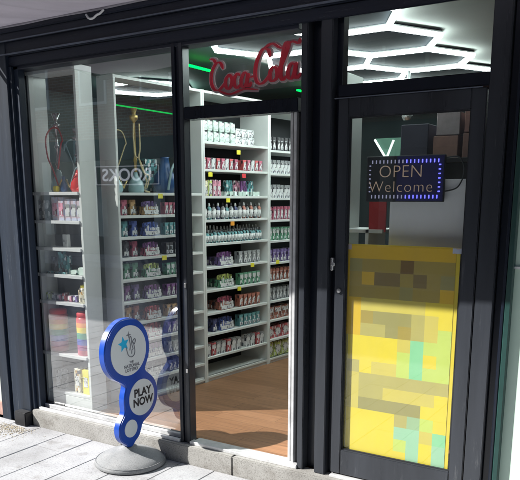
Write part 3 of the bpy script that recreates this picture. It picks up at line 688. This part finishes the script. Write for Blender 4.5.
def ribbon(mb, pts, wmin, wmax, d0, d1, grow=0., si=0):
    P = spline([(p[0], p[1], 0) for p in pts], 7); Lf = []; Rt = []
    N = len(P)
    for i, p in enumerate(P):
        d = (P[min(i + 1, N - 1)] - P[max(i - 1, 0)]).normalized(); nrm = Vector((-d.y, d.x, 0))
        w = wmin + (wmax - wmin) * abs(d.y) ** 1.1
        w *= .35 + .65 * min(1, min(i, N - 1 - i) / 4); w += grow
        Lf.append(p + nrm * w); Rt.append(p - nrm * w)
    K = .0056; Z = .0054
    def f(v, d): return ((v.x - 50) * K, d, (v.y - 20) * Z + (v.x - 50) * .00012)
    bm = mb.bm
    for i in range(N - 1):
        q = [Lf[i], Lf[i + 1], Rt[i + 1], Rt[i]]
        dd = si * .0006 + i * 1.1e-5
        A = [bm.verts.new(f(v, d0 - dd)) for v in q]; Bv = [bm.verts.new(f(v, d1 - dd * .1)) for v in q]
        bm.faces.new(A); bm.faces.new(Bv[::-1]); bm.faces.new((A[0], A[1], Bv[1], Bv[0])); bm.faces.new((A[2], A[3], Bv[3], Bv[2]))
m = MB()
for si, s in enumerate(STROKES): ribbon(m, s, .6, 1.75, -.006, -.002, 0, si)
m.build('lettering', 'redvinyl', cs)
m = MB()
for si, s in enumerate(STROKES): ribbon(m, s, .6, 1.75, .0035, .0042, 1.6, si * .1)
m.build('lettering_outline', 'whitevinyl', cs)

# ------------------------------------------------------------------ LED open sign, notices on the door
os_ = empty('open_sign', (-1.195, .10, 1.64), 0, 'black LED panel reading OPEN Welcome with blue dashed border inside the door', 'sign')
B('panel', 'black', os_, (-.195, .19, 0, .018, -.108, .105), b=.003)
M['ledamber'] = emat('amber_led', (.75, .55, .42), .16); M['ledblue'] = emat('blue_led', (.14, .14, 1.0), 1.1); M['ledwhite'] = emat('pale_led', (.55, .55, .8), .22)
M['blueglow'] = pmat('blue_panel_face', (.012, .012, .09), .5)
B('panel_face', 'blueglow', os_, (-.04, .186, -.003, -.0004, -.104, .101))
text_mesh('lettering', 'OPEN', .082, 'ledamber', os_, (-.02, -.006, .030), (R(90), 0, 0), .0008, off=-.0016, space=1.05)
text_mesh('lettering', 'Welcome', .075, 'ledamber', os_, (-.02, -.006, -.040), (R(90), 0, 0), .0008, off=-.0016, space=1.1)
mb_, mw_ = MB(), MB()
for k in range(18):
    x = -.165 + k * .019; t = mb_ if k > 8 else mw_
    for z in (.078, -.084): t.box(x, x + .005, -.0065, -.004, z - .008, z + .008)
for k in range(7):
    z = -.06 + k * .020
    mb_.box(.163, .173, -.0065, -.004, z - .003, z + .003); mw_.box(-.178, -.170, -.0065, -.004, z - .003, z + .003)
mb_.build('border_lamps', 'ledblue', os_).data; mw_.build('border_lamps', 'ledwhite', os_)
m = MB(); m.tube(spline([(.19, .01, .09), (.25, .012, .09), (.275, .012, .03), (.25, .012, -.04), (.19, .014, -.06)], 8), .0035, 6); m.build('cable', 'black', os_, True)
nb_ = B('white_notice_board', pmat('white_board', (.88, .88, .90), .5, 0, .04, 3), None, (-.19, .19, 0, .008, -.16, .16), b=.002); nb_.location = (-1.085, .128, 1.475); tag(nb_, 'plain white board standing behind the LED sign inside the door', 'board')
po = empty('yellow_poster', (-1.178, .034, .785), 0, 'tall yellow poster with blurred dark lines and mint patches on the closed door', 'poster')
ys = pmat('yellow_paper', (.80, .60, .04), .5, 0, .04, 6)
m = MB(); m.box(-.282, .285, .004, .007, -.545, .545); m.build('sheet', ys, po)
# printed bands as in the photo, columns by rows; each tone is one layer, the gold top rows holding awning shade as colour
tones = {'g': (.75, .47, .03), 'o': (.42, .31, .07), 'd': (.26, .18, .06), 't': (.50, .42, .13), 'y': (.80, .62, .05), 'm': (.28, .62, .32), 'l': (.58, .66, .14), 'k': (.36, .31, .11), 'c': (.36, .60, .38)}
rows = ["gggggggg", "koooDooo", "ogddodok", "ooookoog", "gsssssyy", "gokkktsy", "gttkotsl", "yyyysmll", "yyyylmyl", "tysslmll", "sttttttt", "sttssssy", "skkkkkyy", "yyyytnly", "yyyyccsm", "yyyylcyc", "yyyyycyc"]
tones['s'] = (.66, .53, .11); tones['n'] = (.36, .50, .28); tones['D'] = (.22, .13, .04)
lay = {}
W_, H_ = .0655, 1.08 / len(rows)
for i, rw in enumerate(rows):
    z1 = .540 - i * H_
    lay.setdefault({'g': 'g'}.get(rw[0], 'g' if i < 7 else 't'), MB()).box(-.279, -.257, .0022, .0040, z1 - H_, z1)
    for j, ch in enumerate(rw):
        lay.setdefault(ch, MB()).box(-.257 + j * W_, -.257 + (j + 1) * W_, .0022, .0040, z1 - H_, z1)
for ch, mb in lay.items(): mb.build('print', pmat('poster_tone_' + {'g':'gold','o':'olive','d':'brown','t':'sand','y':'yellow','m':'mint','l':'lime','k':'khaki','c':'aqua','s':'straw','n':'sage','D':'umber'}[ch], tones[ch], .5, 0, .03, 8), po)
for tx, tz in ((-.27, .53), (.27, .53), (-.27, -.53), (.27, -.53)):
    B('tape', 'palebox', po, (tx - .02, tx + .02, .0012, .0020, tz - .012, tz + .012))
# things deeper behind the closed door
rp = B('red_poster', printmat('red_poster_print', [(0, (.55, .04, .04)), (.5, (.6, .06, .05)), (.55, (.7, .6, .5)), (.62, (.5, .03, .03))], 14), None, (-.05, .05, 0, .01, -.085, .085)); rp.location = (-1.50, .52, 1.45); tag(rp, 'small red printed poster hanging left of the white board inside the door', 'poster')
dc = empty('display_cabinet', (-1.66, .50, .12), 0, 'slim pale shelf unit just inside the closed door', 'cabinet')
B('side_panel', 'whitelam', dc, (-.07, -.05, 0, .25, 0, 2.1), b=.001); B('side_panel', 'whitelam', dc, (.10, .12, 0, .25, 0, 1.26), b=.001)
for z in (1.0, 1.26): B('shelf', 'whitelam', dc, (-.05, .10 if z < 1.2 else .20, 0, .25, z - .02, z), b=.001)
bc = empty('tall_cabinet', (-1.02, .75, .12), 0, 'dark tall cabinet standing inside behind the LED sign', 'cabinet')
B('carcass', 'black', bc, (-.35, .30, .06, .40, 0, 1.62), b=.003); B('shelf', 'frame', bc, (-.37, .32, .0, .42, 1.62, 1.645), b=.002)
for k, (x, z, w, hh, c, l) in enumerate([(-.04, 0, .14, .12, (.26, .15, .12), 'brown cardboard box stacked at the left on the dark cabinet'), (.13, 0, .15, .13, (.20, .11, .09), 'dark brown box at the right on the dark cabinet'), (-.03, .124, .13, .12, (.32, .27, .28), 'greyish pink box resting on the brown box'), (.12, .134, .12, .12, (.24, .12, .10), 'brown box on top of the dark brown box'), (-.22, 0, .16, .19, (.04, .04, .06), 'dark blue box at the far left on the cabinet')]):
    o = B('storage_box', pmat('card_%d' % k, c, .7, 0, .15, 20), None, (-w / 2, w / 2, 0, .2, 0, hh), b=.003); o.location = (-1.19 + x, .80, 1.765 + z); tag(o, l, 'box')
cam_ = empty('dome_camera', (-2.02, 2.3, 2.31), 0, 'small white dome camera hanging inside above the LED sign', 'camera')
m = MB(); m.lathe([(0, -.17), (.03, -.165), (.042, -.14), (.045, -.12)], n=18); m.build('dome', 'chrome', cam_, True)
m = MB(); m.lathe([(.05, -.12), (.055, -.105), (.05, -.09), (.012, -.085), (.012, .2), (0, .2)], n=18); m.build('mount', 'whiteedge', cam_, True)
zl = empty('zigzag_light', (-2.29, 2.6, 1.955), 0, 'white V shaped tube light glimpsed deep inside above the LED sign', 'light')
m = MB(); m.tube([(-.12, 0, .08), (-.01, 0, -.08)], .010, 6); m.tube([(-.01, 0, -.08), (.05, 0, .07)], .010, 6); m.build('tube', emat('far_tube', (.85, 1, .95), .9), zl)
m = MB(); m.prism([(-.13, .09), (.11, .09), (.10, -.09), (-.02, -.10)], lambda p, q, d: (p, d, q), .02, .04); m.build('back_plate', pmat('green_plate', (.05, .13, .09), .6), zl)
ct = empty('shop_counter', (-1.9, 3.2, .12), 0, 'dark shop counter deep inside the shop', 'counter'); B('body', 'black', ct, (-.9, .9, 0, .5, 0, .95), b=.004); B('worktop', 'frame', ct, (-.95, .95, -.04, .54, .95, .99), b=.004)

# ------------------------------------------------------------------ pavement sign
ps = empty('pavement_sign', (-2.727, -.20, 0), 0, 'blue bubble shaped lottery sign on a grey round base outside the window', 'sign')
blue = pmat('blue_plastic_gloss', (.008, .065, .40), .32, 0, .14, 5, .08, 30, coat=.3, wear=.45); face = pmat('white_sign_face', (.66, .70, .72), .35, 0, .03, 6)
m = MB(); m.lathe([(0, .0), (.20, .0), (.212, .008), (.205, .028), (.17, .052), (.10, .078), (.045, .092), (.04, .105), (0, .105)], n=56); m.build('base', 'rubber', ps, True)
# outline of three merged discs in (y, z), local y from root
circ = [(-.010, .69, .190), (.092, .388, .150), (-.012, .218, .098)]
def outline(cs_, neck=True):
    # march around union boundary by ray casting from a polyline spine
    pts = []
    def inside(y, z):
        v = 0
        for cy, cz, r in cs_: v += math.exp(-((math.hypot(y - cy, z - cz) - r) / .018))
        return v > 1
    # boundary walk: sample right side going up then left side going down by z scan
    Rg, Lf = [], []
    n = 120; z0, z1 = .10, .885
    for i in range(n + 1):
        z = z0 + (z1 - z0) * (.5 - .5 * math.cos(math.pi * i / n))
        ys_ = [y * .001 for y in range(-260, 300) if inside(y * .001, z)]
        if ys_: Lf.append((min(ys_), z)); Rg.append((max(ys_), z))
    pts = Rg + Lf[::-1]
    return pts
ol = outline(circ)
ol = [(.02, .085)] + ol + [(-.05, .085)]
# smooth the scan steps
for _ in range(3): ol = [((ol[i - 1][0] + 2 * ol[i][0] + ol[(i + 1) % len(ol)][0]) / 4, (ol[i - 1][1] + 2 * ol[i][1] + ol[(i + 1) % len(ol)][1]) / 4) for i in range(len(ol))]
t = bmesh.new(); A_ = [t.verts.new((-.024, p, q)) for p, q in ol]; B_ = [t.verts.new((.024, p, q)) for p, q in ol]
fa = t.faces.new(A_); fb = t.faces.new(B_); n = len(ol)
for i in range(n): t.faces.new((A_[i], A_[(i + 1) % n], B_[(i + 1) % n], B_[i]))
bmesh.ops.recalc_face_normals(t, faces=t.faces[:])
be = [e for e in t.edges if (e.verts[0] in A_) == (e.verts[1] in A_)]
bmesh.ops.bevel(t, geom=be, offset=.006, segments=3, affect='EDGES')
mb = MB(); mb._add(t); pn = mb.build('panel', blue, ps); smooth_by_angle(pn, 40)
m = MB(); m.tube([(.205 * math.cos(R(10 * k)), .205 * math.sin(R(10 * k)), .030) for k in range(36)], .0022, 6, True); m.build('base_seam', 'rubber', ps, True)
for sy in (-.045, .045):
    m = MB(); m.lathe([(0, 0), (.008, 0), (.008, .005), (0, .007)], (0, sy, .083), 10); m.build('bolt', 'chrome', ps)
def disc(cy, cz, r, x0, x1, mat, name, par):
    m = MB(); m.prism([(cy + r * math.cos(2 * math.pi * k / 56), cz + r * math.sin(2 * math.pi * k / 56)) for k in range(56)], lambda p, q, d: (d, p, q), x0, x1); return m.build(name, mat, par)
for cy, cz, r in [(-.006, .690, .147), (.091, .388, .110), (-.013, .220, .053)]: disc(cy, cz, r, .0245, .028, face, 'sign_face', ps)
M['ink'] = pmat('black_ink', (.02, .02, .025), .5); M['inkgrey'] = pmat('grey_ink', (.16, .17, .20), .5); M['cyan'] = pmat('cyan_ink', (.01, .42, .72), .4)
rot = (R(90), 0, R(90))
text_mesh('lettering', 'PLAY', .066, 'ink', ps, (.0285, .096, .420), rot, .0006, off=.0022); text_mesh('lettering', 'NOW', .066, 'ink', ps, (.0285, .098, .362), rot, .0006, off=.0022)
text_mesh('lettering', 'THE', .018, 'inkgrey', ps, (.0285, .012, .620), rot, .0006, off=.0006); text_mesh('lettering', 'NATIONAL', .026, 'inkgrey', ps, (.0285, .012, .598), rot, .0006, off=.0008); text_mesh('lettering', 'LOTTERY', .026, 'inkgrey', ps, (.0285, .012, .574), rot, .0006, off=.0008)
def star(cy, cz, r, ri, n=5, a0=90, mat='cyan', name='star_mark'):
    P = []
    for k in range(2 * n):
        rr = r if k % 2 == 0 else ri; an = R(a0 + 180 * k / n); P.append((cy + rr * math.cos(an), cz + rr * math.sin(an)))
    m = MB(); m.prism(P, lambda p, q, d: (d, p, q), .0281, .0292); return m.build(name, mat, ps)
star(-.048, .735, .046, .021, 5, 100); star(-.006, .782, .022, .006, 4, 90, 'inkgrey'); 
m = MB()
for P in ([(-.03, .715), (-.022, .685), (-.012, .662), (.012, .650), (.034, .658), (.042, .68), (.038, .71), (.03, .735)], [(.0, .69), (.006, .72), (.0, .755), (.008, .772), (.016, .76), (.018, .725), (.026, .70)], [(.018, .725), (.03, .745), (.044, .752), (.05, .742), (.04, .72)], [(.014, .668), (.018, .69), (.03, .695)]):
    m.tube([(.0290, v.x, v.y) for v in spline([(p[0], p[1], 0) for p in P], 6)], .0028, 6)
m.build('hand_mark', 'inkgrey', ps)

# grains and grit by the left pillar
m = MB()
for _ in range(900):
    x = random.gauss(-3.86, .10); y = -.12 - abs(random.gauss(0, .085)); s = random.uniform(.001, .004)
    if y < -.45 or x < -4.4: continue
    m.lathe([(0, 0), (s, s * .3), (s * .7, s), (0, s * 1.1)], (x, y, .001), 5)
tag(m.build('grit', 'sand', None), None, None, None, 'stuff')
# small rag-like leaf bits on the stones
# ------------------------------------------------------------------ across the street
ob = empty('street_building', (-12, -11, 0), 0, 'brick terrace across the street seen mirrored in the window glass', 'building')
B('wall', 'brick', ob, (-26, 26, -8, -.02, 3.1, 10.4)); B('roof', pmat('slate', (.06, .065, .07), .7, 0, .2, 3), ob, (-26, 26, -8.3, .25, 10.4, 10.7))
B('stallriser', pmat('dark_stall', (.06, .06, .07), .5), ob, (-26, 26, -8, -.02, -.1, .5))
B('fascia', pmat('dark_blue_fascia', (.02, .03, .06), .5), ob, (-26, 26, -.1, .06, 2.55, 3.1))
B('shop_window', pmat('dark_glazing', (.02, .03, .035), .1), ob, (-26, 26, -8, -.12, .5, 2.55))
m = MB()
for k in range(-12, 13): m.box(k * 2.1 - .12, k * 2.1 + .12, -.12, .05, .5, 2.55)
m.build('pilasters', 'render', ob)
for fl_ in (4.0, 7.0):
    for k in range(-11, 12):
        wf = MB(); wf.box(k * 2.2 - .5, k * 2.2 + .5, -.02, .02, fl_, fl_ + 1.6); wo = wf.build('window', 'whiteedge', ob)
        B('pane', pmat('pane_dark', (.03, .04, .05), .1) if 'pane_d' not in M else M['pane_d'], wo, (k * 2.2 - .43, k * 2.2 + .43, .02, .026, fl_ + .07, fl_ + 1.53)); M['pane_d'] = bpy.data.materials['pane_dark']
ss = empty('shop_sign', (-13.0, -10.90, 2.14), 0, 'dark sign reading ROOKS across the street, mirrored in the glass', 'sign')
B('board', pmat('sign_board', (.015, .02, .035), .5), ss, (-1.15, 1.15, -.04, .0, -.27, .27), b=.01)
B('border', emat('emissive_white', (.7, .75, .85), .4), ss, (-1.12, 1.12, .0, .01, .23, .25), (-1.12, 1.12, 0, .01, -.25, -.23), (-1.12, -1.10, 0, .01, -.25, .25), (1.10, 1.12, 0, .01, -.25, .25))  # border and letters glow by emission, no lamp stands behind them
text_mesh('lettering', 'ROOKS', .46, emat('emissive_letters', (.7, .75, .85), .6), ss, (0, .012, 0), (R(90), 0, R(180)), .004, sx=1.15, off=.006)

# ------------------------------------------------------------------ light, sky, camera
sd = Vector((.55, .40, -.56)).normalized()
el = math.asin(-sd.z); az_from = math.atan2(-sd.x, -sd.y)          # direction towards the sun, clockwise from +Y
w = bpy.data.worlds.new('World'); SC.world = w; w.use_nodes = True
nt = w.node_tree; nt.nodes.clear(); o = nt.nodes.new('ShaderNodeOutputWorld'); bg = nt.nodes.new('ShaderNodeBackground'); sk = nt.nodes.new('ShaderNodeTexSky')
sk.sky_type = 'NISHITA'; sk.sun_disc = False; sk.sun_elevation = el; sk.sun_rotation = az_from
nt.links.new(sk.outputs[0], bg.inputs[0]); bg.inputs[1].default_value = .06; nt.links.new(bg.outputs[0], o.inputs[0])
su = bpy.data.lights.new('sun', 'SUN'); su.energy = 5.0; su.angle = R(.5); su.color = (1, .97, .92)
so = bpy.data.objects.new('sun', su); COL.objects.link(so); so.rotation_euler = sd.to_track_quat('-Z', 'Y').to_euler(); so.location = (-6, -6, 8)

f_px, px_, py_ = 690., 260., 346.7
cam = bpy.data.cameras.new('camera'); co = bpy.data.objects.new('camera', cam); COL.objects.link(co)
cam.sensor_fit = 'HORIZONTAL'; cam.sensor_width = 36; cam.lens = f_px / 520 * 36
cam.shift_x = 0; cam.shift_y = (py_ - 240) / 520
pitch = math.atan((py_ - 198) / f_px)
co.location = (0, -3.1, 1.55); co.rotation_euler = (R(90) - pitch, 0, R(32)); cam.clip_start = .05; cam.clip_end = 300
SC.camera = co
SC.view_settings.view_transform = 'Standard'; SC.view_settings.look = 'None'; SC.view_settings.gamma = 1; SC.view_settings.exposure = 1.08
SC.view_settings.use_curve_mapping = False
SC.cycles.max_bounces = 10; SC.cycles.transparent_max_bounces = 16
